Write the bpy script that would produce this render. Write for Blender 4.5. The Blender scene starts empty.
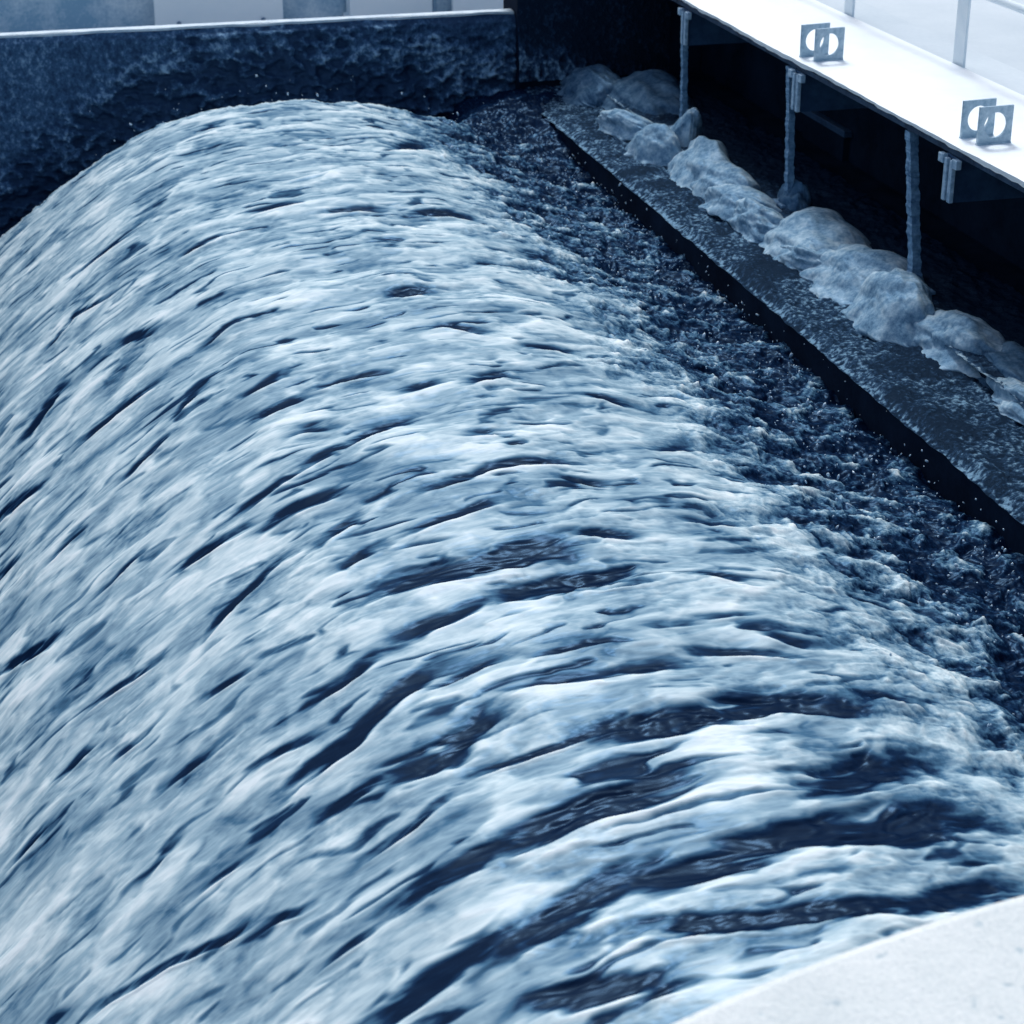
import bpy, bmesh, math, random
import numpy as np
from mathutils import Vector, Matrix
R = math.radians
scene = bpy.context.scene
COL = scene.collection
random.seed(7)

# ------------------------------------------------------------------ noise
def _hash(ix, iy, seed):
    h = (ix.astype(np.int64) * 374761393 + iy.astype(np.int64) * 668265263 + seed * 1442695041) & 0xFFFFFFFF
    h = ((h ^ (h >> 13)) * 1274126177) & 0xFFFFFFFF
    return (h ^ (h >> 16)) & 0xFFFFFFFF

def noise2(x, y, seed=0):
    """gradient noise, about -1..1"""
    xi = np.floor(x); yi = np.floor(y)
    fx = x - xi; fy = y - yi
    u = fx*fx*fx*(fx*(fx*6-15)+10); v = fy*fy*fy*(fy*(fy*6-15)+10)
    def g(dx, dy):
        a = _hash(xi+dx, yi+dy, seed) * (2*math.pi/4294967296.0)
        return np.cos(a)*(fx-dx) + np.sin(a)*(fy-dy)
    n0 = g(0,0)*(1-u) + g(1,0)*u
    n1 = g(0,1)*(1-u) + g(1,1)*u
    return 1.5*(n0*(1-v) + n1*v)

def fbm(x, y, octv=4, seed=0, gain=.5):
    t = 0; a = 1; s = 0
    for i in range(octv):
        t = t + a*noise2(x*2**i + 17.3*i, y*2**i - 9.1*i, seed+i*31); s += a; a *= gain
    return t/s

def ridge(x, y, octv=3, seed=0):
    t = 0; a = 1; s = 0
    for i in range(octv):
        t = t + a*(1-np.abs(noise2(x*2.1**i + 5.2*i, y*2.1**i + 3.7*i, seed+i*17))); s += a; a *= .5
    return t/s

def sstep(a, b, x):
    t = np.clip((x-a)/(b-a), 0, 1)
    return t*t*(3-2*t)

# ------------------------------------------------------------------ objects
def link(name, me, mat=None, parent=None):
    o = bpy.data.objects.new(name, me); COL.objects.link(o)
    if mat: me.materials.append(mat)
    if parent: o.parent = parent
    return o

def tag(o, label=None, cat=None, group=None, kind=None):
    if label: o['label'] = label
    if cat: o['category'] = cat
    if group: o['group'] = group
    if kind: o['kind'] = kind
    return o

def empty(name, loc=(0,0,0), rz=0):
    o = bpy.data.objects.new(name, None); COL.objects.link(o)
    o.location = loc; o.rotation_euler = (0,0,rz); o.empty_display_size = .1
    return o

def add_box(bm, x0, x1, y0, y1, z0, z1, mtx=None):
    vs = [bm.verts.new(p) for p in [(x0,y0,z0),(x1,y0,z0),(x1,y1,z0),(x0,y1,z0),(x0,y0,z1),(x1,y0,z1),(x1,y1,z1),(x0,y1,z1)]]
    if mtx is not None:
        for v in vs: v.co = mtx @ v.co
    for f in [(0,3,2,1),(4,5,6,7),(0,1,5,4),(1,2,6,5),(2,3,7,6),(3,0,4,7)]:
        bm.faces.new([vs[i] for i in f])
    return vs

def fin(bm, name, mat, parent=None, bevel=0, smooth=False, seg=2):
    me = bpy.data.meshes.new(name)
    if bevel:
        bmesh.ops.bevel(bm, geom=list(bm.edges), offset=bevel, segments=seg, affect='EDGES', profile=.6)
    bmesh.ops.recalc_face_normals(bm, faces=bm.faces)
    bm.to_mesh(me); bm.free()
    if smooth: me.polygons.foreach_set('use_smooth', [True]*len(me.polygons))
    return link(name, me, mat, parent)

def box_obj(name, dims, mat, parent=None, bevel=.003):
    bm = bmesh.new(); add_box(bm, *dims)
    return fin(bm, name, mat, parent, bevel)

def grid_obj(name, X, Y, Z, mat, attrs=None, uv=None, parent=None):
    """one smooth sheet from three equally shaped 2-D arrays"""
    n, m = X.shape
    co = np.empty((n*m, 3), np.float32)
    co[:,0] = X.ravel(); co[:,1] = Y.ravel(); co[:,2] = Z.ravel()
    i = np.arange(n*m).reshape(n, m)
    q = np.stack([i[:-1,:-1], i[1:,:-1], i[1:,1:], i[:-1,1:]], -1).reshape(-1, 4)
    me = bpy.data.meshes.new(name)
    me.vertices.add(n*m); me.vertices.foreach_set('co', co.ravel())
    me.loops.add(q.size); me.loops.foreach_set('vertex_index', q.ravel().astype(np.int32))
    me.polygons.add(len(q)); me.polygons.foreach_set('loop_start', (np.arange(len(q))*4).astype(np.int32))
    me.polygons.foreach_set('loop_total', np.full(len(q), 4, np.int32))
    me.polygons.foreach_set('use_smooth', np.ones(len(q), bool))
    me.update(calc_edges=True)
    for k, a in (attrs or {}).items():
        at = me.attributes.new(k, 'FLOAT', 'POINT'); at.data.foreach_set('value', a.ravel().astype(np.float32))
    if uv is not None:
        l = me.uv_layers.new(name='UVMap')
        w = np.stack([uv[0].ravel(), uv[1].ravel()], -1)[q.ravel()].astype(np.float32)
        l.data.foreach_set('uv', w.ravel())
    return link(name, me, mat, parent)

# ------------------------------------------------------------------ materials
class NT:
    def __init__(self, name):
        self.m = bpy.data.materials.new(name); self.m.use_nodes = True
        self.t = self.m.node_tree; self.t.nodes.clear()
        self.out = self.n('ShaderNodeOutputMaterial'); self.b = self.n('ShaderNodeBsdfPrincipled')
        self.l(self.b.outputs[0], self.out.inputs[0])
    def n(self, typ, **kw):
        nd = self.t.nodes.new(typ)
        for k, v in kw.items(): setattr(nd, k, v)
        return nd
    def l(self, a, b): self.t.links.new(a, b)
    def val(self, sock, v):
        if hasattr(v, 'is_output'): self.l(v, sock)
        else: sock.default_value = v
    def math(self, op, a, b=0.0, c=None, clamp=False):
        nd = self.n('ShaderNodeMath', operation=op, use_clamp=clamp)
        self.val(nd.inputs[0], a); self.val(nd.inputs[1], b)
        if c is not None: self.val(nd.inputs[2], c)
        return nd.outputs[0]
    def noise(self, vec, scale, detail=4, rough=.55, dist=0):
        nd = self.n('ShaderNodeTexNoise'); self.l(vec, nd.inputs['Vector'])
        nd.inputs['Scale'].default_value = scale; nd.inputs['Detail'].default_value = detail
        nd.inputs['Roughness'].default_value = rough; nd.inputs['Distortion'].default_value = dist
        return nd.outputs['Fac']
    def mapping(self, vec, scale, rot=(0,0,0)):
        nd = self.n('ShaderNodeMapping'); self.l(vec, nd.inputs['Vector'])
        nd.inputs['Scale'].default_value = scale; nd.inputs['Rotation'].default_value = rot
        return nd.outputs[0]
    def ramp(self, fac, stops, interp='LINEAR'):
        nd = self.n('ShaderNodeValToRGB'); self.val(nd.inputs[0], fac)
        cr = nd.color_ramp; cr.interpolation = interp
        while len(cr.elements) < len(stops): cr.elements.new(.5)
        for e, (p, c) in zip(cr.elements, stops):
            e.position = p; e.color = (*c, 1) if len(c) == 3 else c
        return nd.outputs[0]
    def bump(self, h, strength, dist, normal=None):
        nd = self.n('ShaderNodeBump'); self.l(h, nd.inputs['Height'])
        nd.inputs['Strength'].default_value = strength; nd.inputs['Distance'].default_value = dist
        if normal is not None: self.l(normal, nd.inputs['Normal'])
        return nd.outputs[0]
    def wet(self, fac, rough, tint=(.30,.55,.92,1)):
        """a thin bluish wet sheen over the matte body"""
        g = self.n('ShaderNodeBsdfGlossy'); g.inputs['Color'].default_value = tint; g.inputs['Roughness'].default_value = rough
        mx = self.n('ShaderNodeMixShader'); self.val(mx.inputs[0], fac)
        self.l(self.b.outputs[0], mx.inputs[1]); self.l(g.outputs[0], mx.inputs[2]); self.l(mx.outputs[0], self.out.inputs[0])
        if self.b.inputs['Normal'].is_linked: self.l(self.b.inputs['Normal'].links[0].from_socket, g.inputs['Normal'])
    def coord(self, which='Object'):
        return self.n('ShaderNodeTexCoord').outputs[which]

def surf(name, c1, c2, scale=8, rough=.7, metal=0, bump=.3, bdist=.004, detail=6, fine=60, spec=.5, lo=.35, hi=.65):
    """two-tone mottled surface with a fine bump"""
    t = NT(name); v = t.coord()
    a = t.noise(v, scale, detail, .6); f = t.noise(v, fine, 4, .6)
    mix = t.math('ADD', t.math('MULTIPLY', a, .75), t.math('MULTIPLY', f, .25))
    t.l(t.ramp(mix, [(lo, c1), (hi, c2)]), t.b.inputs['Base Color'])
    t.b.inputs['Roughness'].default_value = rough; t.b.inputs['Metallic'].default_value = metal
    t.b.inputs['Specular IOR Level'].default_value = spec; t.b.inputs['Specular Tint'].default_value = (.3,.55,1,1)
    if bump: t.l(t.bump(mix, bump, bdist), t.b.inputs['Normal'])
    return t.m

def speckled(name):
    t = NT(name); v = t.coord()
    a = t.noise(v, 4, 5, .6); f = t.noise(v, 160, 3, .7); s = t.noise(v, 42, 2, .5)
    base = t.ramp(t.math('ADD', t.math('MULTIPLY', a, .5), t.math('MULTIPLY', f, .5)), [(.38, (.60,.645,.66)), (.6, (.76,.78,.785))])
    pit = t.ramp(s, [(.66, (1,1,1)), (.74, (.68,.76,.81))])
    mx = t.n('ShaderNodeMix', data_type='RGBA', blend_type='MULTIPLY'); mx.inputs[0].default_value = 1
    t.l(base, mx.inputs[6]); t.l(pit, mx.inputs[7]); t.l(mx.outputs[2], t.b.inputs['Base Color'])
    t.b.inputs['Roughness'].default_value = .9; t.b.inputs['Specular IOR Level'].default_value = .1
    t.l(t.bump(t.math('SUBTRACT', f, s), .5, .004), t.b.inputs['Normal'])
    return t.m
M = {}
M['deck'] = surf('deck_plate', (.86,.90,.93), (.95,.97,.98), 3, .55, bump=.08, fine=25)
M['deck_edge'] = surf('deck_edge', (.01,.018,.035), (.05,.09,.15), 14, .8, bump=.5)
M['platform'] = surf('pale_concrete', (.52,.585,.62), (.64,.685,.70), 5, .85, bump=.35, bdist=.003, fine=110, lo=.38, hi=.52)
M['platform'] = speckled('speckled_concrete')
M['ground'] = surf('yard_concrete', (.52,.58,.63), (.64,.69,.73), 1.3, .9, bump=.2, fine=40)
M['dark_wall'] = surf('shaded_wet_concrete', (.002,.006,.015), (.008,.018,.040), 5, .8, bump=.3, spec=.05)  # near-black wet concrete, shade under the walkway put into its colour
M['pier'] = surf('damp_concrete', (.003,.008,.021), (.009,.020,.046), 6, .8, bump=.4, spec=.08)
M['galv'] = surf('galvanised_steel', (.24,.36,.46), (.50,.62,.70), 45, .6, 0, bump=.2, bdist=.001, detail=4, fine=160)
M['post_steel'] = surf('crusted_steel', (.05,.12,.22), (.22,.38,.55), 35, .6, .1, bump=.8, bdist=.004, fine=120)
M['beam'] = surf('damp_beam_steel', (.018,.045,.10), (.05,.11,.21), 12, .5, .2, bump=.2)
M['beam_end'] = surf('lit_beam_end', (.18,.30,.43), (.5,.65,.78), 40, .6, 0, bump=.6, fine=120)  # paler than the beam: light on its end edges put into the colour
M['rail'] = surf('rail_paint', (.66,.75,.81), (.76,.83,.87), 10, .45, bump=.05)
M['rim'] = surf('pale_rim_steel', (.40,.50,.58), (.62,.70,.76), 20, .5, bump=.2)
M['back_wall'] = surf('mottled_wall', (.28,.46,.60), (.80,.88,.92), 3.2, .8, bump=.2, lo=.4, hi=.62)
M['panel'] = surf('panel_paint', (.86,.91,.93), (.92,.95,.96), 4, .5, bump=.05)
M['bright_panel'] = surf('bright_panel_paint', (.86,.91,.93), (.93,.95,.96), 4, .5, bump=.05)
M['bolt'] = surf('bolt_steel', (.12,.2,.3), (.2,.3,.4), 40, .5, .4, bump=.1)

STREAKS = [[(1.883,3.381,0.026),(1.737,3.351,0.027),(1.596,3.366,0.027)],
 [(1.506,3.41,0.017),(1.327,3.363,0.017)],
 [(1.799,3.144,0.047),(1.638,3.149,0.048),(1.417,3.191,0.055),(1.292,3.138,0.056)],
 [(2.019,3.135,0.009),(1.88,3.136,0.01),(1.775,3.161,0.011)],
 [(2.067,2.876,0.041),(1.87,2.909,0.045),(1.688,2.947,0.047)],
 [(1.482,2.88,0.05),(1.347,2.917,0.051),(1.195,2.973,0.061)],
 [(1.871,2.674,0.048),(1.642,2.715,0.05),(1.447,2.735,0.056),(1.231,2.755,0.066)],
 [(2.149,2.626,0.043),(2.02,2.652,0.044),(1.898,2.7,0.047)],
 [(1.941,2.566,0.028),(1.72,2.511,0.029),(1.465,2.49,0.032),(1.264,2.541,0.038)],
 [(2.105,2.47,0.033),(1.998,2.438,0.033),(1.902,2.424,0.032)],
 [(2.288,3.633,0.025),(2.215,3.641,0.026),(2.137,3.676,0.028)],
 [(2.406,3.371,0.027),(2.25,3.41,0.029),(2.044,3.549,0.034)],
 [(2.354,3.229,0.021),(2.286,3.236,0.021),(2.23,3.244,0.021)],
 [(2.176,3.239,0.045),(2.073,3.243,0.049),(1.977,3.317,0.051)],
 [(2.284,3.046,0.015),(2.187,3.055,0.015),(2.107,3.099,0.017)],
 [(2.254,2.86,0.028),(2.142,2.872,0.03),(2.021,2.906,0.031)],
 [(2.349,2.616,0.033),(2.22,2.643,0.033),(2.087,2.662,0.037)],
 [(2.871,3.175,0.014),(2.725,3.133,0.014),(2.568,3.068,0.014)],
 [(2.796,4.248,0.015),(2.63,4.203,0.015)],
 [(3.107,4.838,0.026),(2.924,4.709,0.026)],
 [(2.429,3.521,0.016),(2.347,3.505,0.017)],
 [(2.504,3.039,0.012),(2.442,3.007,0.012)],
 [(2.491,4.148,0.017),(2.366,4.218,0.019),(2.26,4.286,0.019)],
 [(2.507,4.576,0.025),(2.416,4.552,0.024),(2.329,4.546,0.026)],
 [(2.285,4.646,0.024),(2.163,4.681,0.024),(2.029,4.754,0.027)],
 [(2.268,4.487,0.03),(2.089,4.493,0.033)],
 [(2.003,4.753,0.027),(1.841,4.82,0.03)],
 [(2.093,4.941,0.035),(2.03,4.917,0.036)],
 [(2.178,5.127,0.025),(2.043,5.156,0.028)],
 [(2.166,5.306,0.026),(2.084,5.352,0.03)],
 [(2.008,5.19,0.021),(1.92,5.195,0.021),(1.82,5.198,0.023)],
 [(1.785,5.021,0.032),(1.684,5.041,0.032)],
 [(1.607,5.007,0.032),(1.511,5.052,0.037)],
 [(1.657,5.834,0.037),(1.565,5.821,0.041)],
 [(1.68,4.645,0.022),(1.604,4.635,0.022)],
 [(2.059,3.95,0.053),(1.907,3.945,0.054),(1.652,3.946,0.059)],
 [(1.858,3.77,0.044),(1.699,3.777,0.045),(1.542,3.769,0.05)],
 [(2.071,3.724,0.029),(1.956,3.739,0.029),(1.846,3.775,0.031)],
 [(2.155,4.262,0.022),(2.043,4.335,0.023)],
 [(2.124,4.101,0.024),(2.029,4.152,0.024)],
 [(1.835,4.368,0.029),(1.694,4.431,0.029),(1.51,4.447,0.032)],
 [(1.942,4.162,0.022),(1.839,4.19,0.024),(1.738,4.237,0.025)],
 [(1.586,4.008,0.028),(1.484,3.99,0.03)],
 [(1.567,3.519,0.018),(1.51,3.524,0.018)],
 [(2.517,6.292,0.033),(2.411,6.213,0.033)],
 [(2.613,7.281,0.032),(2.402,7.282,0.032)],
 [(2.766,6.789,0.023),(2.668,6.862,0.024),(2.519,6.794,0.024)],
 [(2.714,5.761,0.022),(2.462,5.776,0.022)],
 [(3.07,5.77,0.035),(2.899,5.719,0.035)],
 [(2.915,6.182,0.032),(2.777,6.311,0.033)],
 [(3.085,5.385,0.028),(3.021,5.381,0.028)],
 [(2.408,5.45,0.019),(2.316,5.521,0.021)],
 [(2.875,5.182,0.022),(2.78,5.203,0.022)],
 [(2.714,4.752,0.016),(2.61,4.784,0.016)],
 [(2.238,5.846,0.02),(2.144,5.898,0.021)],
 [(2.59,5.288,0.018),(2.459,5.34,0.019)],
 [(2.197,6.73,0.025),(2.081,6.765,0.027)],
 [(1.932,6.93,0.029),(1.804,6.938,0.031)],
 [(1.686,6.787,0.024),(1.54,6.804,0.026)],
 [(1.263,7.722,0.059),(1.085,7.865,0.062)],
 [(1.372,6.749,0.034),(1.187,6.752,0.039)],
 [(1.014,7.289,0.046),(0.927,7.229,0.049)],
 [(1.076,6.328,0.042),(0.981,6.278,0.046)],
 [(1.584,5.483,0.026),(1.481,5.41,0.028)],
 [(1.358,5.303,0.027),(1.271,5.29,0.031)],
 [(1.3,4.889,0.023),(1.224,4.851,0.026)],
 [(1.294,4.081,0.02),(1.172,4.058,0.023)],
 [(1.383,3.757,0.023),(1.298,3.7,0.023)],
 [(1.354,3.463,0.02),(1.285,3.412,0.021)],
 [(1.238,3.207,0.021),(1.163,3.173,0.021)],
 [(0.932,3.757,0.026),(0.862,3.735,0.026)],
 [(1.001,4.495,0.03),(0.921,4.472,0.031)],
 [(1.225,4.546,0.024),(1.115,4.574,0.025)],
 [(1.541,4.338,0.019),(1.451,4.295,0.019)],
 [(2.737,3.447,0.013),(2.694,3.47,0.013)],
 [(2.652,3.69,0.016),(2.584,3.694,0.016)],
 [(2.934,4.076,0.018),(2.856,4.092,0.018)],
 [(3.076,3.918,0.017),(2.993,3.936,0.017)],
 [(2.608,3.271,0.013),(2.536,3.264,0.013)],
 [(2.411,2.834,0.012),(2.329,2.837,0.012)],
 [(2.029,3.474,0.015),(1.935,3.506,0.015)],
 [(1.795,3.476,0.014),(1.719,3.482,0.014)],
 [(1.448,3.541,0.016),(1.366,3.549,0.015)],
 [(2.764,3.953,0.014),(2.705,3.945,0.014)],
 [(2.5,3.896,0.014),(2.419,3.884,0.014)]]

# ------------------------------------------------------------------ the surging water
PROFILE = np.array([(2.75,-2.215),(2.5,-2.21),(2.36,-2.205),(2.2,-2.19),(2.01,-2.135),(1.763,-2.048),(1.5,-1.978),(1.2,-1.952),
    (.89,-1.972),(.635,-2.03),(.417,-2.14),(.193,-2.295),(-.03,-2.47),(-.25,-2.68),(-.5,-2.93),(-.8,-3.2),(-1.1,-3.4),(-1.6,-3.45),(-3,-3.45)])
arc = np.r_[0, np.cumsum(np.hypot(*np.diff(PROFILE, axis=0).T))]

def water():
    s_end = np.interp(.6, -PROFILE[:,0], arc)
    s1 = np.r_[np.linspace(0, s_end, 860), np.linspace(s_end, arc[-1], 40)[1:]]
    y1 = np.r_[np.linspace(-1.5, 1.9, 10)[:-1], np.geomspace(1.9, 8.75, 1500), np.linspace(8.75, 9.1, 20)[1:]]
    S, Y = np.meshgrid(s1, y1, indexing='ij')
    px = np.interp(s1, arc, PROFILE[:,0]); pz = np.interp(s1, arc, PROFILE[:,1])
    k = np.hanning(61); k /= k.sum()                                   # round the profile's corners
    def sm(a):
        u = np.linspace(0, arc[-1], 2000); b = np.interp(u, s1, a)
        b = np.convolve(np.pad(b, 30, mode='edge'), k, 'valid')
        return np.interp(s1, u, b)
    px, pz = sm(px), sm(pz)
    tx = np.gradient(px, s1); tz = np.gradient(pz, s1); ln = np.hypot(tx, tz)
    nx, nz = (-tz/ln)*-1, (tx/ln)*-1
    X0 = np.broadcast_to(px[:,None], S.shape); Z0 = np.broadcast_to(pz[:,None], S.shape)
    # flow coordinates: strands lean a little towards the viewer as they run down
    fl = Y + .10*S + .05*np.sin(S*1.3)
    ws = S + .10*noise2(S/.45, Y/.3, 1); wy = fl + .045*noise2(S/.40, Y/.22, 2) + .018*noise2(S/.13, Y/.08, 3)
    lump = fbm(S/.55, fl/.32, 3, 11)
    e = sstep(.9, 1.9, S + .5*noise2(S/.5, Y/.4, 12)) * (1-.35*sstep(5.5, 8.2, Y))    # how far the foam is already drawn out
    jag = .030*noise2(S/.10, Y/.05, 13) + .012*noise2(S/.05, Y/.025, 14)
    ws2 = ws + 2*jag; wy2 = wy + .30*jag
    cloud = fbm(ws2/.30, wy2/.19, 4, 21)
    big = fbm(ws/.60, wy/.15, 3, 22)
    short = fbm(ws2/.105, wy2/.065, 4, 31, .58)
    long_ = fbm(ws2/.21, wy2/.080, 4, 33, .55)
    mid = short*(1-e) + long_*e
    fine = fbm(ws2/.16, wy2/.024, 3, 41)
    froth = fbm(S/.050, fl/.032, 4, 42, .6)
    frothy = sstep(-.05, .35, fbm(S/.35, Y/.22, 3, 43) + .25*(1-e))
    gl = noise2(ws2/.21, wy2/.066, 61) + .50*long_ + .35*lump
    gs = noise2(ws2/.11, wy2/.055, 63) + .50*short + .35*cloud
    gap = sstep(.46, .80, gl)*e + sstep(.34, .72, gs)*(1-e)*.85
    gap = np.maximum(gap, sstep(.38, .85, noise2(ws2/.15, wy2/.034, 62) + .5*mid)*.85)
    hole = np.zeros_like(S); lip = np.zeros_like(S); dep = np.zeros_like(S)
    tex = noise2(ws/.10, wy/.020, 71)*.55 + noise2(ws/.20, wy/.05, 72)*.6
    wv = .35*noise2(ws/.16, wy/.05, 73) + .25*noise2(ws/.07, wy/.025, 74)
    for pl in STREAKS:
        ss = [p[0] for p in pl]; o = np.argsort(ss)
        ps = np.array([pl[i][0] for i in o]); py = np.array([pl[i][1] for i in o]); pw = np.maximum([pl[i][2] for i in o], .013)*min(1.7, math.hypot(1, (py[-1]-py[0])/max(.02, ps[-1]-ps[0])))
        ext = .10 + .25*(ps[-1]-ps[0])
        i0, i1 = np.searchsorted(s1, [ps[0]-ext, ps[-1]+ext]); wmx = pw.max()
        j0, j1 = np.searchsorted(y1, [py.min()-4*wmx-.03, py.max()+4*wmx+.03])
        sub = np.s_[i0:i1, j0:j1]
        s_, y_ = S[sub], Y[sub]
        cy = np.interp(s_, ps, py); hw = np.interp(s_, ps, pw)
        ends = sstep(ps[0]-ext*.6, ps[0]+ext*.5, s_ + .07*wv[sub])*(1-sstep(ps[-1]-ext*.5, ps[-1]+ext*.6, s_+.07*wv[sub]))
        t = (y_-cy)/hw + .9*wv[sub]
        hh = (1-sstep(.40, 1.45, np.abs(t)))*ends
        hole[sub] = np.maximum(hole[sub], hh*min(1, .62 + 9*pw.mean()))
        dep[sub] = np.maximum(dep[sub], hh*min(.018, .30*pw.mean()))
        lip[sub] = np.maximum(lip[sub], np.exp(-((t+1.4)/.33)**2)*ends)
    hole_t = hole*np.clip(.98 + .50*tex - .42*sstep(.15, .60, noise2(ws2/.12, wy2/.040, 76)) - .35*sstep(.25, .7, noise2(ws/.09 + wy/.06, wy/.012, 75)), 0, 1)
    mott = fbm(S/.15 + .6*noise2(S/.08, Y/.06, 46), fl/.085, 5, 45, .6)
    foam = .70 + .44*cloud + .36*mid + .07*fine + .24*froth*frothy + (.46 - .16*e)*mott
    gap = gap*(1 - .40*sstep(1.9, 2.6, S))
    foam = foam - .72*gap*(1-hole) - 1.0*hole_t + .24*lip*(1-hole)  # lip term paints the light on crests beside the dark holes
    calm = 1 - .62*sstep(1.5, 2.4, S)
    h = (.026*lump + .009*cloud + .0075*mid + .004*froth*frothy - .006*gap)*calm - .85*dep*calm + .0035*lip
    # the churned splash zone along the channel and at the back end
    wob = .30*fbm(S/.35, Y/.30, 4, 81)
    spl = sstep(1.40, 2.05, X0 + wob)
    back = .8*sstep(8.3, 8.65, Y + .4*wob)
    spray = np.maximum(spl, back)
    q1 = S + .03*noise2(S/.09, Y/.09, 94); q2 = Y + .03*noise2(S/.09, Y/.09, 95)
    r1 = ridge(q1/.15, q2/.15, 4, 91); r2 = fbm(q1/.055, q2/.06, 4, 92, .6); r3 = noise2(q1/.020, q2/.022, 93)
    r4 = sstep(.25, .8, noise2(q1/.034, q2/.036, 96) + .5*r2)
    k1 = fbm(q1/.13, q2/.11, 5, 97, .62)
    hs = .040*(r1-.62) + .030*k1 + .006*r2 + .0025*r3 + .03*lump + .005*r4
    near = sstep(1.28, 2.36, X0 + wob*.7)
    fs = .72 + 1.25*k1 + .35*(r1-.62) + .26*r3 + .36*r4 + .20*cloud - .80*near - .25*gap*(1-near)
    h = h*(1-spray) + hs*spray
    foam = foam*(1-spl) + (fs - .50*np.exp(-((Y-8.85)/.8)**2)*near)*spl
    fall = np.clip((Y-8.50), 0, None)
    corner = sstep(1.95, 2.4, X0 + .3*wob)*np.exp(-((Y-8.75)/.55)**2)
    pz_lift = .016
    drop = 2.2*fall**1.5*(1-sstep(1.7, 2.1, X0)) - .13*corner
    out = np.interp(s1, [0, .35], [0, 1])[:,None]                      # calm where it meets the channel wall
    h = h*np.clip(.35+out, 0, 1)
    X = X0 + nx[:,None]*h; Z = Z0 + nz[:,None]*h - drop + pz_lift
    Z = np.where(Z < -3.6, -3.6, Z)
    o = grid_obj('water', X, Y, Z, water_mat(), {'foam': np.clip(foam, 0, 1.1), 'spray': spray}, (S, fl))
    return tag(o, kind='structure')

def water_mat():
    t = NT('foaming_water')
    uv = t.n('ShaderNodeUVMap').outputs[0]; ob = t.coord()
    foam = t.n('ShaderNodeAttribute', attribute_name='foam').outputs['Fac']
    spray = t.n('ShaderNodeAttribute', attribute_name='spray').outputs['Fac']
    st1 = t.noise(t.mapping(uv, (10, 42, 1)), 1, 5, .6, 1.0)
    st2 = t.noise(t.mapping(uv, (24, 130, 1)), 1, 3, .55)
    iso = t.noise(ob, 95, 5, .68)
    streak = t.math('ADD', t.math('MULTIPLY', t.math('SUBTRACT', st1, .5), .24), t.math('MULTIPLY', t.math('SUBTRACT', st2, .5), .17))
    isoc = t.math('MULTIPLY', t.math('SUBTRACT', iso, .5), 1.25)
    mixn = t.n('ShaderNodeMix'); t.l(spray, mixn.inputs[0]); t.l(streak, mixn.inputs[2]); t.l(isoc, mixn.inputs[3])
    f = t.math('ADD', foam, mixn.outputs[0], clamp=True)
    col = t.ramp(f, [(0.0, (.0025,.009,.030)), (.20, (.008,.029,.078)), (.42, (.065,.155,.255)), (.66, (.29,.42,.51)), (.85, (.55,.665,.72)), (1, (.75,.82,.855))])
    t.l(col, t.b.inputs['Base Color'])
    t.b.inputs['Roughness'].default_value = .7; t.b.inputs['Specular IOR Level'].default_value = 0
    hgt = t.n('ShaderNodeMix'); t.l(spray, hgt.inputs[0]); t.l(t.math('ADD', st1, t.math('MULTIPLY', st2, .4)), hgt.inputs[2]); t.l(iso, hgt.inputs[3])
    t.l(t.bump(hgt.outputs[0], .18, .004), t.b.inputs['Normal'])
    t.wet(t.math('MULTIPLY_ADD', f, -.010, .016), .25, (.32,.58,.95,1))
    return t.m
water()

# drops thrown up in front of the channel wall: nobody could count them
def spray_drops():
    rng = np.random.default_rng(5)
    bm = bmesh.new()
    def drop(p, r, stretch, d):
        q = Vector(d).normalized().to_track_quat('Z', 'Y').to_matrix().to_4x4()
        bmesh.ops.create_icosphere(bm, subdivisions=1, radius=r, matrix=Matrix.Translation(p) @ q @ Matrix.Diagonal((1,1,stretch,1)))
    for i in range(420):
        y = rng.uniform(3.6, 8.2); x = rng.normal(2.24, .06); z = -2.17 + abs(rng.normal(0, .05))
        drop((min(x, 2.34), y, z), min(.006, .0016*math.exp(.45*rng.normal())), rng.uniform(1, 2.4), (rng.normal(0,.6), rng.normal(0,.4), 1))
    for i in range(1100):
        y = rng.uniform(2.9, 8.6); x = rng.normal(2.1, .14); z = np.interp(-x, -PROFILE[:,0], PROFILE[:,1]) + abs(rng.normal(.02, .04))
        drop((min(x, 2.34), y, z), min(.006, .0020*math.exp(.45*rng.normal())), rng.uniform(1, 2.6), (rng.normal(-.5,.8), rng.normal(0,.5), 1))
    for i in range(90):
        x = rng.uniform(.3, 2.3); y = rng.normal(8.65, .12); z = np.interp(-x, -PROFILE[:,0], PROFILE[:,1]) + rng.normal(-.02, .06)
        drop((x, y, z), min(.006, .0024*math.exp(.4*rng.normal())), rng.uniform(1, 2), (rng.normal(0,.8), 0, 1))
    t = NT('drop_foam'); t.b.inputs['Base Color'].default_value = (.45,.6,.74,1); t.b.inputs['Roughness'].default_value = .2
    o = fin(bm, 'water_spray', t.m, smooth=True)
    tag(o, 'fine white drops thrown up along the dark channel wall', 'spray', kind='stuff')
spray_drops()

# ------------------------------------------------------------------ ground round the tank
def ground():
    bm = bmesh.new(); z = -2.15
    Xs = [-400, -3.0, 3.40, 400]; Ys = [-400, -3.2, 9.26, 900]
    g = [[bm.verts.new((x, y, z)) for y in Ys] for x in Xs]
    for i in range(3):
        for j in range(3):
            if i == 1 and j == 1: continue
            bm.faces.new([g[i][j], g[i+1][j], g[i+1][j+1], g[i][j+1]])
    o = fin(bm, 'ground', M['ground']); tag(o, kind='structure')
ground()

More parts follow.
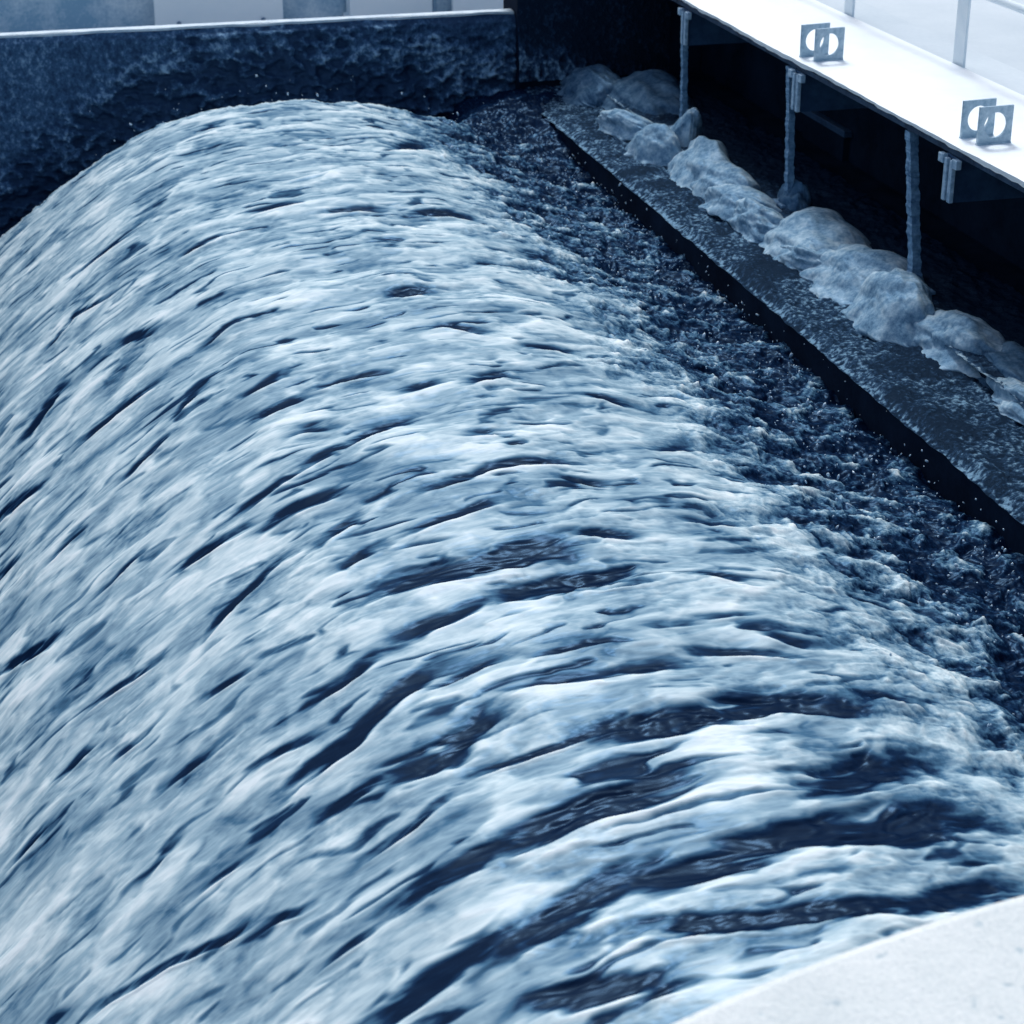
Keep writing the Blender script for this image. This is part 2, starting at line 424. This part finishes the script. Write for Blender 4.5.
# crusted, splashed wall sheets
def crust_mat(name, base, crust, fleck, sheen=.035, grain=48):
    t = NT(name); v = t.coord()
    a = t.n('ShaderNodeAttribute', attribute_name='crust').outputs['Fac']
    n1 = t.noise(v, 5, 5, .6); n2 = t.noise(t.mapping(v, (1,1,.8)), grain, 6, .7); n3 = t.noise(v, 130, 3, .6)
    k = t.math('ADD', t.math('MULTIPLY', t.math('SUBTRACT', n1, .5), .6), t.math('ADD', a, t.math('MULTIPLY', t.math('SUBTRACT', n2, .5), 1.7)))
    t.l(t.ramp(k, [(.18, base), (.5, crust), (.85, fleck)]), t.b.inputs['Base Color'])
    t.b.inputs['Roughness'].default_value = .7; t.b.inputs['Specular IOR Level'].default_value = 0
    t.l(t.bump(t.math('ADD', n2, t.math('MULTIPLY', n3, .4)), .8, .012), t.b.inputs['Normal'])
    t.wet(sheen, .33)
    return t.m

def rear_wall():
    root = empty('tank_wall', (0, 9.18, -1.66))
    tag(root, 'dark wet tank end wall behind the hump of water, crusted with splashes under a pale rim', 'tank wall')
    y0 = 9.10; zt = -1.722
    x1 = np.linspace(-3.0, 2.52, 720); z1 = np.linspace(zt, -3.5, 330)**1
    X, Z = np.meshgrid(x1, z1, indexing='ij')
    X = X + .012*noise2(X/.06, Z/.06, 5); 
    # crust line follows the arch of the water
    arch = np.interp(-x1, -PROFILE[:,0], PROFILE[:,1])[:,None]
    d = (Z - arch)                                     # height above the water's outline
    side = sstep(.3, 1.4, x1)[:,None]
    c = 1-sstep(.05 + .18*side, .26 + .20*side, d + .05*fbm(X/.2, Z/.1, 3, 6))
    r1 = ridge(X/.10, Z/.065, 3, 7); r2 = fbm(X/.045, Z/.032, 3, 8); r3 = fbm(X/.22, Z/.13, 2, 9)
    hh = c*(.050*(r1-.5) + .022*r2 + .03*r3) + .004*r2
    clump = np.exp(-((X-1.35)/.55)**2)*c
    cr = .20 + c*(.14 + .9*(r1-.6) + .42*r2 + .30*r3) - .12*clump - .34*(1-sstep(.02, .17, d))*c + .24*(1-sstep(.3, 1.1, x1))[:,None]*(1-c) + .12*fbm(X/.3, Z/.3, 3, 12)
    hh[:, :6] = 0
    Yy = y0 - np.clip(hh + .03, .0, .2)*np.clip((zt - Z)/.04, 0, 1)
    grid_obj('wall_face', X, Yy, Z, crust_mat('splashed_wall', (.011,.030,.076), (.05,.115,.22), (.30,.46,.62), .065), {'crust': cr}, parent=None).parent = root
    for o in root.children: o.matrix_parent_inverse = root.matrix_basis.inverted()
    b = box_obj('wall_core', (-3.0, 2.55, y0+.004, 9.25, -3.6, -1.744), M['pier'], None)
    b.parent = root; b.matrix_parent_inverse = root.matrix_basis.inverted()
    bm = bmesh.new(); add_box(bm, -3.0, 2.36, 9.09, 9.155, -1.733, -1.722)
    bmesh.ops.subdivide_edges(bm, edges=[e for e in bm.edges if abs(e.verts[0].co.x-e.verts[1].co.x) > 1], cuts=160)
    for v in bm.verts:
        if v.co.y < 9.1: v.co.z += .004*noise1(v.co.x*7); v.co.y += .005*noise1(v.co.x*4+9)
    r = fin(bm, 'rim_flange', M['rim']); r.parent = root; r.matrix_parent_inverse = root.matrix_basis.inverted()

def noise1(x):
    return float(noise2(np.array([x]), np.array([.37]), 3)[0])
bpy.context.view_layer.update()
rear_wall()

# beyond the rim: a mottled wall, a pale panel with bolts and brighter plates
def keep(o, root):
    o.parent = root; o.matrix_parent_inverse = Matrix.Translation(root.location).inverted() if root.rotation_euler.z == 0 else root.matrix_basis.inverted()
    return o

def beyond():
    w = empty('retaining_wall', (1, 10.75, -2.15)); tag(w, 'low mottled blue-grey concrete wall beyond the tank rim', 'wall')
    keep(box_obj('wall_body', (-2.5, 4.2, 10.72, 10.95, -2.14, -1.62), M['back_wall']), w)
    keep(box_obj('coping', (-2.55, 4.2, 10.68, 10.99, -1.62, -1.56), M['ground']), w)
    p = empty('steel_panel', (1.16, 10.6, -2.15)); tag(p, 'pale upright steel panel with two bolts standing beyond the tank rim', 'panel')
    keep(box_obj('panel_sheet', (.845, 1.505, 10.57, 10.60, -2.14, -1.72), M['panel']), p)
    for x in (.965, 1.40):
        bm = bmesh.new()
        bmesh.ops.create_cone(bm, cap_ends=True, segments=6, radius1=.013, radius2=.012, depth=.014, matrix=Matrix.Translation((x, 10.562, -1.985)) @ Matrix.Rotation(R(90), 4, 'X'))
        keep(fin(bm, 'bolt', M['bolt']), p)
    q = empty('switch_cabinet', (2.1, 10.62, -2.15)); tag(q, 'bright white low cabinet right of the bolted steel panel beyond the rim', 'cabinet')
    keep(box_obj('cabinet_body', (1.86, 2.30, 10.58, 10.70, -2.14, -1.74), M['bright_panel']), q)
    keep(box_obj('cabinet_foot', (1.84, 1.90, 10.56, 10.70, -2.14, -1.99), M['panel']), q)
    keep(box_obj('cabinet_lid', (1.84, 2.32, 10.56, 10.70, -1.74, -1.71), M['panel']), q)
    u = empty('thin_pipe', (2.30, 10.55, -2.15)); tag(u, 'thin dark upright pipe in front of the white cabinet', 'pipe')
    bm = bmesh.new(); bmesh.ops.create_cone(bm, cap_ends=True, segments=12, radius1=.011, radius2=.011, depth=.5, matrix=Matrix.Translation((2.295, 10.50, -1.89)))
    keep(fin(bm, 'pipe_shaft', M['bolt'], smooth=True), u)
    bm = bmesh.new(); bmesh.ops.create_cone(bm, cap_ends=True, segments=12, radius1=.028, radius2=.028, depth=.02, matrix=Matrix.Translation((2.295, 10.50, -2.135)))
    keep(fin(bm, 'foot_flange', M['bolt']), u)
    k = empty('wall_plate', (2.6, 10.66, -2.15)); tag(k, 'pale sloping steel plate leaning on the wall at the right end of the rim', 'plate')
    bm = bmesh.new(); add_box(bm, 2.42, 2.95, 10.62, 10.65, -2.14, -1.75)
    for v in bm.verts:
        if v.co.z > -1.8 and v.co.x < 2.6: v.co.z -= .12
    keep(fin(bm, 'plate_sheet', M['bright_panel'], bevel=.003), k)
    keep(box_obj('edge_strip', (2.42, 2.95, 10.60, 10.62, -2.14, -2.06), M['panel']), k)
beyond()

# ------------------------------------------------------------------ pier, ledge and the dark space under the walkway
def pier():
    root = empty('concrete_pier', (2.5, 8.9, -2.0)); tag(root, 'dark concrete pier carrying the far end of the white walkway', 'pier')
    x1 = np.linspace(2.362, 3.1, 130); z1 = np.linspace(-1.50, -2.03, 110)
    X, Z = np.meshgrid(x1, z1, indexing='ij')
    c = 1-sstep(-1.93, -1.72, Z + .35*(X-2.3) + .05*fbm(X/.15, Z/.15, 3, 15))
    r1 = ridge(X/.07, Z/.10, 3, 17); r2 = fbm(X/.03, Z/.04, 3, 18)
    cr = .12 + c*(.25 + .9*(r1-.6) + .4*r2)
    keep(grid_obj('pier_face', X, 9.03 - c*(.02 + .03*(r1-.5) + .012*r2), Z, crust_mat('splashed_pier', (.003,.008,.022), (.02,.05,.11), (.22,.36,.5)), {'crust': cr}), root)
    keep(box_obj('pier_body', (2.362, 3.26, 9.034, 9.30, -3.5, -1.502), M['pier']), root)
pier()

def ledge():
    root = empty('channel_ledge', (2.8, 6, -2.07)); tag(root, 'wet crusted concrete ledge under the walkway with a dark face to the water', 'ledge')
    x1 = np.linspace(2.352, 3.0, 150); y1 = np.linspace(2.2, 9.0, 1100)
    X, Y = np.meshgrid(x1, y1, indexing='ij')
    r1 = ridge(X/.035, Y/.04, 3, 27); r2 = fbm(X/.016, Y/.017, 3, 28); r3 = fbm(X/.25, Y/.35, 3, 29)
    X = X + (.006*noise2(Y/.07, Y*0, 44) + .008*noise2(Y/.31, Y*0, 45))*(1-sstep(2.352, 2.5, X))
    e = sstep(2.352, 2.40, X)
    Z = -2.07 + (.010 + .006*(r1-.45) + .0035*r2 + .022*r3 + .014*fbm(X/.08, Y/.10, 3, 47))*e - .010*(1-e)
    wet = sstep(-.05, .25, r3 + .4*(X-2.5))
    cr = .38 + .45*(r1-.62) + .70*r2 - .30*wet + .34*fbm(X/.07, Y/.09, 3, 47) + .42*np.exp(-((X-2.362)/.008)**2)*np.clip(.6+r2*1.5, 0, 1)
    keep(grid_obj('wet_top', X, Y, Z, crust_mat('crusted_ledge', (.002,.008,.022), (.018,.048,.10), (.21,.36,.50), .035, 95), {'crust': cr}), root)
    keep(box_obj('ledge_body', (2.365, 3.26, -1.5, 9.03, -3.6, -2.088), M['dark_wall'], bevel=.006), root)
    # raised step; the light on its thin edge is painted in as a pale line
    x1 = np.linspace(2.655, 3.1, 60); y1 = np.linspace(2.2, 8.68, 500)
    X, Y = np.meshgrid(x1, y1, indexing='ij')
    r2 = fbm(X/.03, Y/.03, 3, 38)
    Xe = X + (.006*noise2(Y/.05, Y*0, 4) + .008*noise2(Y/.3, Y*0, 5))*(1-sstep(2.655, 2.72, X))
    keep(grid_obj('step_top', Xe, Y, -2.012 + .010*r2 + .012*fbm(X/.15, Y/.2, 2, 39), crust_mat('crusted_step', (.004,.012,.032), (.03,.075,.145), (.42,.58,.70)),
        {'crust': .22 + .5*r2 - .45*sstep(2.76, 2.92, X) + .5*np.exp(-((X-2.66)/.008)**2)}), root)  # paints the lit front edge pale and the shade behind the mounds dark
    keep(box_obj('step_body', (2.69, 3.26, -1.5, 9.0, -2.086, -2.03), M['dark_wall'], bevel=.004), root)
ledge()

def channel_wall():
    root = empty('channel_wall', (3.3, 5, -2.1)); tag(root, 'nearly black back wall in the shade under the walkway', 'wall')
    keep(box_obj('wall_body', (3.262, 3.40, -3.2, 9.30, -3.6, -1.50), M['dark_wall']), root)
    keep(box_obj('coping', (3.258, 3.44, -3.2, 9.30, -1.499, -1.478), M['ground'], bevel=.002), root)
    keep(box_obj('seam_strip', (3.245, 3.262, 6.2, 8.69, -2.195, -2.18), M['beam'], bevel=.002), root)
    h = keep(box_obj('hatch', (3.235, 3.262, 7.28, 7.70, -2.18, -1.93), M['dark_wall']), root)
    keep(box_obj('hatch_lintel', (3.228, 3.262, 7.26, 7.72, -1.93, -1.905), M['beam'], bevel=.002), root)
channel_wall()

# foam piled on the ledge, one mound after another
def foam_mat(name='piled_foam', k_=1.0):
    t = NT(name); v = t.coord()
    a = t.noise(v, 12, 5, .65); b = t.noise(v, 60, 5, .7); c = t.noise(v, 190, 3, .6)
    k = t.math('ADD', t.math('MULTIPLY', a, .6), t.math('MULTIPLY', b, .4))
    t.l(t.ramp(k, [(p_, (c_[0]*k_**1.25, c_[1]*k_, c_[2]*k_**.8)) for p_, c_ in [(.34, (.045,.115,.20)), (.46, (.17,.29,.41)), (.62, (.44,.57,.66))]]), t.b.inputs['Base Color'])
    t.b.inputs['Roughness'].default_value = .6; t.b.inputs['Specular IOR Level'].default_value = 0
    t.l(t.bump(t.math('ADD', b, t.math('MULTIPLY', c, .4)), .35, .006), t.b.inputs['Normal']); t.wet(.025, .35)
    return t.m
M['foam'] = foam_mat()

def mound(i, x, y, rx, ry, rz, yaw, lean, label, rough=1.0, z=-2.05):
    bm = bmesh.new(); bmesh.ops.create_icosphere(bm, subdivisions=6, radius=1)
    co = np.array([v.co[:] for v in bm.verts])
    sx, sy, sz = co[:,0], co[:,1], co[:,2]
    d = .26*rough*fbm(sx*1.2+i*7.1+sz, sy*1.3+sz*.8, 2, 100+i) - .11*rough*(ridge(sx*1.6+sz*1.2+i, sy*1.7-sz*1.0, 2, 140+i)-.68) + .035*rough*fbm(sx*6+sz*3, sy*8-sz*4+i, 4, 170+i, .6)
    # ragged skirt where it slumps to the front
    co = co*(1 + d)[:,None]
    slump = np.clip(.35 - co[:,2], 0, 1)
    co[:,0] *= 1 + .42*slump*(1 + .8*noise2(sy*4+i, sx*3, 190+i)); co[:,1] *= 1 + .30*slump
    co[:,2] = np.where(co[:,2] < 0, co[:,2]*.35, co[:,2])
    co *= np.array([rx*.95, ry*1.28, rz*1.02]); co[:,0] += lean[0]*co[:,2]; co[:,1] += lean[1]*co[:,2]
    for v, c in zip(bm.verts, co): v.co = c
    o = fin(bm, 'foam_mound', M['shaded_foam'] if label.startswith(('dim', 'dark', 'flat')) else M['foam'], smooth=True)
    o.location = (x, y, z); o.rotation_euler = (0, 0, R(yaw))
    tag(o, label, 'foam', 'foam mounds along the ledge')
M['shaded_foam'] = foam_mat('shaded_foam', .35)  # darker foam copy: shade on the dim mounds put into the colour
MOUNDS = [
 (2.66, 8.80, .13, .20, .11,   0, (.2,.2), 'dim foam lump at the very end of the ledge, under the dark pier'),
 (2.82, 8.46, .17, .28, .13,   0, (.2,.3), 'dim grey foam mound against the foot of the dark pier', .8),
 (2.60, 8.05, .085,.17, .085, 15, (-.3,.2), 'small wedge of foam between the pier mound and the round lump', .8),
 (2.58, 7.66, .085,.12, .115, 10, (.1,0), 'round smooth pale foam lump just left of the far post foot', .5),
 (2.69, 7.70, .075,.09,.165, -15, (.35,-.1), 'narrow foam lump leaning up towards the far walkway post', .8),
 (2.66, 7.30, .11, .22, .12, -10, (.25,.25), 'long bright foam mound between the far and middle posts', .9),
 (2.66, 7.02, .10, .18, .10,   0, (.1,0), 'foam hump with a curled crest just above the furrowed ridge', 1),
 (2.64, 6.78, .10, .17, .085, 10, (0,0), 'low foam ridge with a furrowed top beside the middle post mound', 1),
 (2.62, 6.56, .09, .15, .08,   0, (-.2,0), 'hollowed foam lump below the foot of the middle post', 1.3),
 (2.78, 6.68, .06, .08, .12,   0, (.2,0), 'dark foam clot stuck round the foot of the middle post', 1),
 (2.73, 6.28, .17, .24, .105, -10, (.1,.2), 'broad foam mound with a smooth shaded back right of the middle post', .7),
 (2.64, 6.10, .08, .15, .07,  10, (-.1,0), 'ragged bright foam curl in front of the broad shaded mound', 1.4),
 (2.73, 5.86, .15, .22, .10,  10, (.2,.1), 'sloping foam mound with a pale fringe left of the tall fan', .9),
 (2.65, 5.49, .11, .15, .145,  0, (.25,.1), 'tall fan-shaped foam mound at the foot of the nearest post', .8),
 (2.74, 5.19, .12, .17, .095, 10, (.1,.1), 'speckled foam lump just right of the nearest post', 1.1),
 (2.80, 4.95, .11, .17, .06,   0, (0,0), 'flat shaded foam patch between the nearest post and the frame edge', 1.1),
 (2.72, 4.68, .085,.16, .06,   0, (0,0), 'ragged white foam patch at the right edge of the ledge', 1.4),
]
for i, m in enumerate(MOUNDS):
    mound(i, *m)

# ------------------------------------------------------------------ walkway, posts, beams, plates, railing
def walkway():
    root = empty('walkway', (3.0, 5, -1.5)); tag(root, 'bright white walkway deck running along the tank edge', 'walkway')
    bm = bmesh.new(); n = 260
    ys = np.linspace(1.0, 9.4, n)
    rows = []
    for y in ys:
        e = .006*noise1(y*3.1) + .003*noise1(y*17)
        t = .013 + .007*max(0, noise1(y*2.3+4)) + .004*noise1(y*21)
        rows.append([bm.verts.new(p) for p in [(2.744+e, y, -1.472), (3.255, y, -1.472), (3.255, y, -1.472-.02), (2.744+e+.004, y, -1.472-t)]])
    for a, b in zip(rows[:-1], rows[1:]):
        for k in range(4): bm.faces.new([a[k], a[(k+1)%4], b[(k+1)%4], b[k]])
    bm.faces.new(rows[0]); bm.faces.new(rows[-1][::-1])
    keep(fin(bm, 'deck', M['deck']), root)
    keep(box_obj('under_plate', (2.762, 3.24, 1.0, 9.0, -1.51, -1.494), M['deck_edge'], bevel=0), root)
walkway()

BEAMS = [(7.75, 'far'), (6.58, 'middle'), (5.36, 'near')]
def beam(y, label):
    root = empty('cross_beam', (2.75, y, -1.55)); tag(root, label, 'beam', 'cross beams under the walkway')
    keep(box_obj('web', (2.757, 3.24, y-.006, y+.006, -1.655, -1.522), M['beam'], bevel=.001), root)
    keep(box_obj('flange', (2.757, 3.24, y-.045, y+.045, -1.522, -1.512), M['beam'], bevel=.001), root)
    e = empty('beam_end', (0,0,0)); COL.objects.unlink(e); bpy.data.objects.remove(e)
    # end plate: two crusted lips, painted pale as lit edges, either side of the web and the turned-down flange ends
    bm = bmesh.new()
    add_box(bm, 2.742, 2.756, y-.028, y-.008, -1.65, -1.52); add_box(bm, 2.742, 2.756, y+.008, y+.028, -1.65, -1.52)
    add_box(bm, 2.738, 2.756, y-.062, y-.029, -1.540, -1.512); add_box(bm, 2.738, 2.756, y+.029, y+.062, -1.540, -1.512)
    keep(fin(bm, 'end_bracket', M['beam_end'], bevel=.003), root)
beam(7.83, 'farthest cross beam under the walkway, above the post by the pier')
beam(6.62, 'middle cross beam under the walkway, its crusted end on the middle post')
beam(5.40, 'nearest cross beam with a pale T-shaped end under the near plates')

def post(p0, p1, w, label):
    root = empty('support_post', p1); tag(root, label, 'post', 'posts under the walkway')
    a, b = Vector(p1), Vector(p0); n = 90
    bm = bmesh.new(); rows = []
    for k in range(n+1):
        t = k/n; c = a.lerp(b, t)
        j = 1 + .16*noise1(k*.35 + p0[1]*5) + .5*max(0, .22-t)*2*(1+noise1(k*.8))
        jx = .004*noise1(k*.5 + p0[1]*9)
        h = w*.5*j
        rows.append([bm.verts.new((c.x+sx*h*.8+jx, c.y+sy*h+jx, c.z)) for sx, sy in ((-1,-1),(1,-1),(1,1),(-1,1))])
    for r0, r1 in zip(rows[:-1], rows[1:]):
        for q in range(4): bm.faces.new([r0[q], r0[(q+1)%4], r1[(q+1)%4], r1[q]])
    bm.faces.new(rows[0][::-1]); bm.faces.new(rows[-1])
    keep(fin(bm, 'shaft', M['post_steel']), root)
    keep(box_obj('foot_plate', (p1[0]-.05, p1[0]+.05, p1[1]-.05, p1[1]+.05, p1[2]-.012, p1[2]), M['post_steel']), root)
post((2.765, 7.88, -1.515), (2.77, 7.86, -2.0), .028, 'farthest thin steel post under the walkway, next to the pier')
post((2.765, 6.72, -1.515), (2.775, 6.69, -2.0), .030, 'middle steel post under the walkway, left of the farther plates')
post((2.775, 5.73, -1.515), (2.785, 5.635, -2.0), .036, 'nearest thickest steel post under the walkway, rising from the tall foam fan')

def plate(x, y, w, h, rz, tilt, label):
    root = empty('drilled_plate', (x, y, -1.472), R(rz)); tag(root, label, 'plate', 'square plates with round holes on the walkway')
    bm = bmesh.new(); n = 48; t = .0035; r = w*.335
    outer, inner = [], []
    for k in range(n):
        a = 2*math.pi*k/n; c, s = math.cos(a), math.sin(a); m = max(abs(c), abs(s))
        outer.append((c/m*w/2, s/m*h/2 + h/2)); inner.append((c*r, s*r + h/2))
    vs = [[bm.verts.new((p[0], yy, p[1])) for p in ring] for yy in (-t, t) for ring in (outer, inner)]
    for k in range(n):
        q = (k+1) % n
        bm.faces.new([vs[0][k], vs[0][q], vs[1][q], vs[1][k]]); bm.faces.new([vs[2][k], vs[3][k], vs[3][q], vs[2][q]])
        bm.faces.new([vs[0][k], vs[2][k], vs[2][q], vs[0][q]]); bm.faces.new([vs[1][k], vs[1][q], vs[3][q], vs[3][k]])
    o = fin(bm, 'plate_face', M['galv']); o.parent = root; o.rotation_euler = (R(tilt), 0, 0); o.location.z = .001
    bm = bmesh.new(); add_box(bm, -w/2, w/2, -.008, .008, 0, .004)
    f = fin(bm, 'weld_foot', M['galv'], bevel=.0015); f.parent = root
plate(2.831, 6.675, .113, .112, 8, 0, 'farther pair: rear square plate with a round hole on the white walkway')
plate(2.850, 6.590, .113, .112, 6, 0, 'farther pair: front square plate with a round hole on the white walkway')
plate(2.853, 5.450, .113, .112, 6, 0, 'nearer pair: rear square plate with a round hole on the white walkway')
plate(2.863, 5.360, .113, .112, 4, 0, 'nearer pair: front square plate with a round hole on the white walkway')

def railing():
    root = empty('railing', (3.28, 6, -1.5)); tag(root, 'pale railing with flat posts and round rails along the back of the walkway', 'railing')
    for y in (3.5, 4.45, 5.42, 6.40, 7.36, 8.32, 9.28):
        keep(box_obj('rail_post', (3.262, 3.272, y-.02, y+.06, -1.60, -.42), M['rail'], bevel=.002), root)
    for z, r in ((-1.205, .014), (-.42, .02)):
        bm = bmesh.new(); bmesh.ops.create_cone(bm, cap_ends=True, segments=16, radius1=r, radius2=r, depth=8.0, matrix=Matrix.Translation((3.25 if z < -1 else 3.267, 5.6, z)) @ Matrix.Rotation(R(90), 4, 'X'))
        keep(fin(bm, 'rail_tube', M['rail'], smooth=True), root)
railing()

# ------------------------------------------------------------------ the near rounded platform and the tank's other walls
def platform():
    root = empty('platform', (1.4, -.6, -1.6)); tag(root, 'pale speckled concrete platform with a rounded edge in the near corner', 'platform')
    bm = bmesh.new(); cx, cy, r = PLAT; n = 160
    def ring(rr, z):
        pts = [bm.verts.new((cx + rr*math.cos(math.pi*k/n), cy + rr*math.sin(math.pi*k/n), z)) for k in range(n+1)]
        return [bm.verts.new((cx+rr, -2.9, z))] + pts + [bm.verts.new((cx-rr, -2.9, z))]
    rs = [ring(r-.02, -1.47), ring(r-.006, -1.474), ring(r, -1.486), ring(r, -1.70)]
    for a, b in zip(rs[:-1], rs[1:]):
        for k in range(len(a)-1): bm.faces.new([a[k], a[k+1], b[k+1], b[k]])
    bm.faces.new(rs[0]); bm.faces.new(rs[-1][::-1])
    o = fin(bm, 'slab', M['platform'], smooth=False); keep(o, root)
    keep(box_obj('pedestal', (cx-1.2, cx+1.2, -2.9, cy+.6, -3.6, -1.702), M['pier']), root)
PLAT = (1.5, -.62, 2.52)
platform()
w = empty('tank_side_wall', (-3.1, 3, -2.2)); tag(w, 'concrete tank side wall left of the falling water', 'tank wall')
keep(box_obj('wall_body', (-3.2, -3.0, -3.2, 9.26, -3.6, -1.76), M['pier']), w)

# ------------------------------------------------------------------ light, sky, camera
SUN_EL, SUN_AZ = 52, 8            # degrees; azimuth clockwise from +Y (behind the tank, facing the viewer)
wd = bpy.data.worlds.new('World'); scene.world = wd; wd.use_nodes = True
nt = wd.node_tree; bg = nt.nodes['Background']
sky = nt.nodes.new('ShaderNodeTexSky'); sky.sky_type = 'NISHITA'; sky.sun_disc = False
sky.sun_elevation = R(SUN_EL); sky.sun_rotation = R(SUN_AZ); sky.dust_density = 3.5; sky.air_density = 1.0; sky.ozone_density = .8
tint = nt.nodes.new('ShaderNodeMix'); tint.data_type = 'RGBA'; tint.blend_type = 'MULTIPLY'; tint.inputs[0].default_value = 1
tint.inputs[7].default_value = (.97, 1.0, .965, 1)       # a cool, veiled sky
nt.links.new(sky.outputs[0], tint.inputs[6]); nt.links.new(tint.outputs[2], bg.inputs[0]); bg.inputs[1].default_value = .13
L = bpy.data.lights.new('sun', 'SUN'); L.energy = 1.5; L.angle = R(14); L.color = (.91, .97, 1)
lo = bpy.data.objects.new('sun', L); COL.objects.link(lo)
dirv = Vector((math.sin(R(SUN_AZ))*math.cos(R(SUN_EL)), math.cos(R(SUN_AZ))*math.cos(R(SUN_EL)), math.sin(R(SUN_EL))))
lo.rotation_euler = dirv.to_track_quat('Z', 'Y').to_euler()

cam = bpy.data.cameras.new('camera'); co = bpy.data.objects.new('camera', cam); COL.objects.link(co)
cam.sensor_width = 36; cam.lens = 2015/1024*36; cam.clip_start = .1; cam.clip_end = 2000
p = math.atan2(912, 2015); psi = math.atan2(572, math.hypot(2015, 912))
fwd = Vector((math.sin(psi)*math.cos(p), math.cos(psi)*math.cos(p), -math.sin(p)))
co.rotation_euler = fwd.to_track_quat('-Z', 'Y').to_euler()
cam.dof.use_dof = True; cam.dof.focus_distance = 5.2; cam.dof.aperture_fstop = 7.1
scene.camera = co
scene.render.resolution_x = 1024; scene.render.resolution_y = 1024
vs = scene.view_settings; scene.display_settings.display_device = 'sRGB'
vs.view_transform = 'Standard'; vs.look = 'None'; vs.exposure = .31; vs.gamma = 1
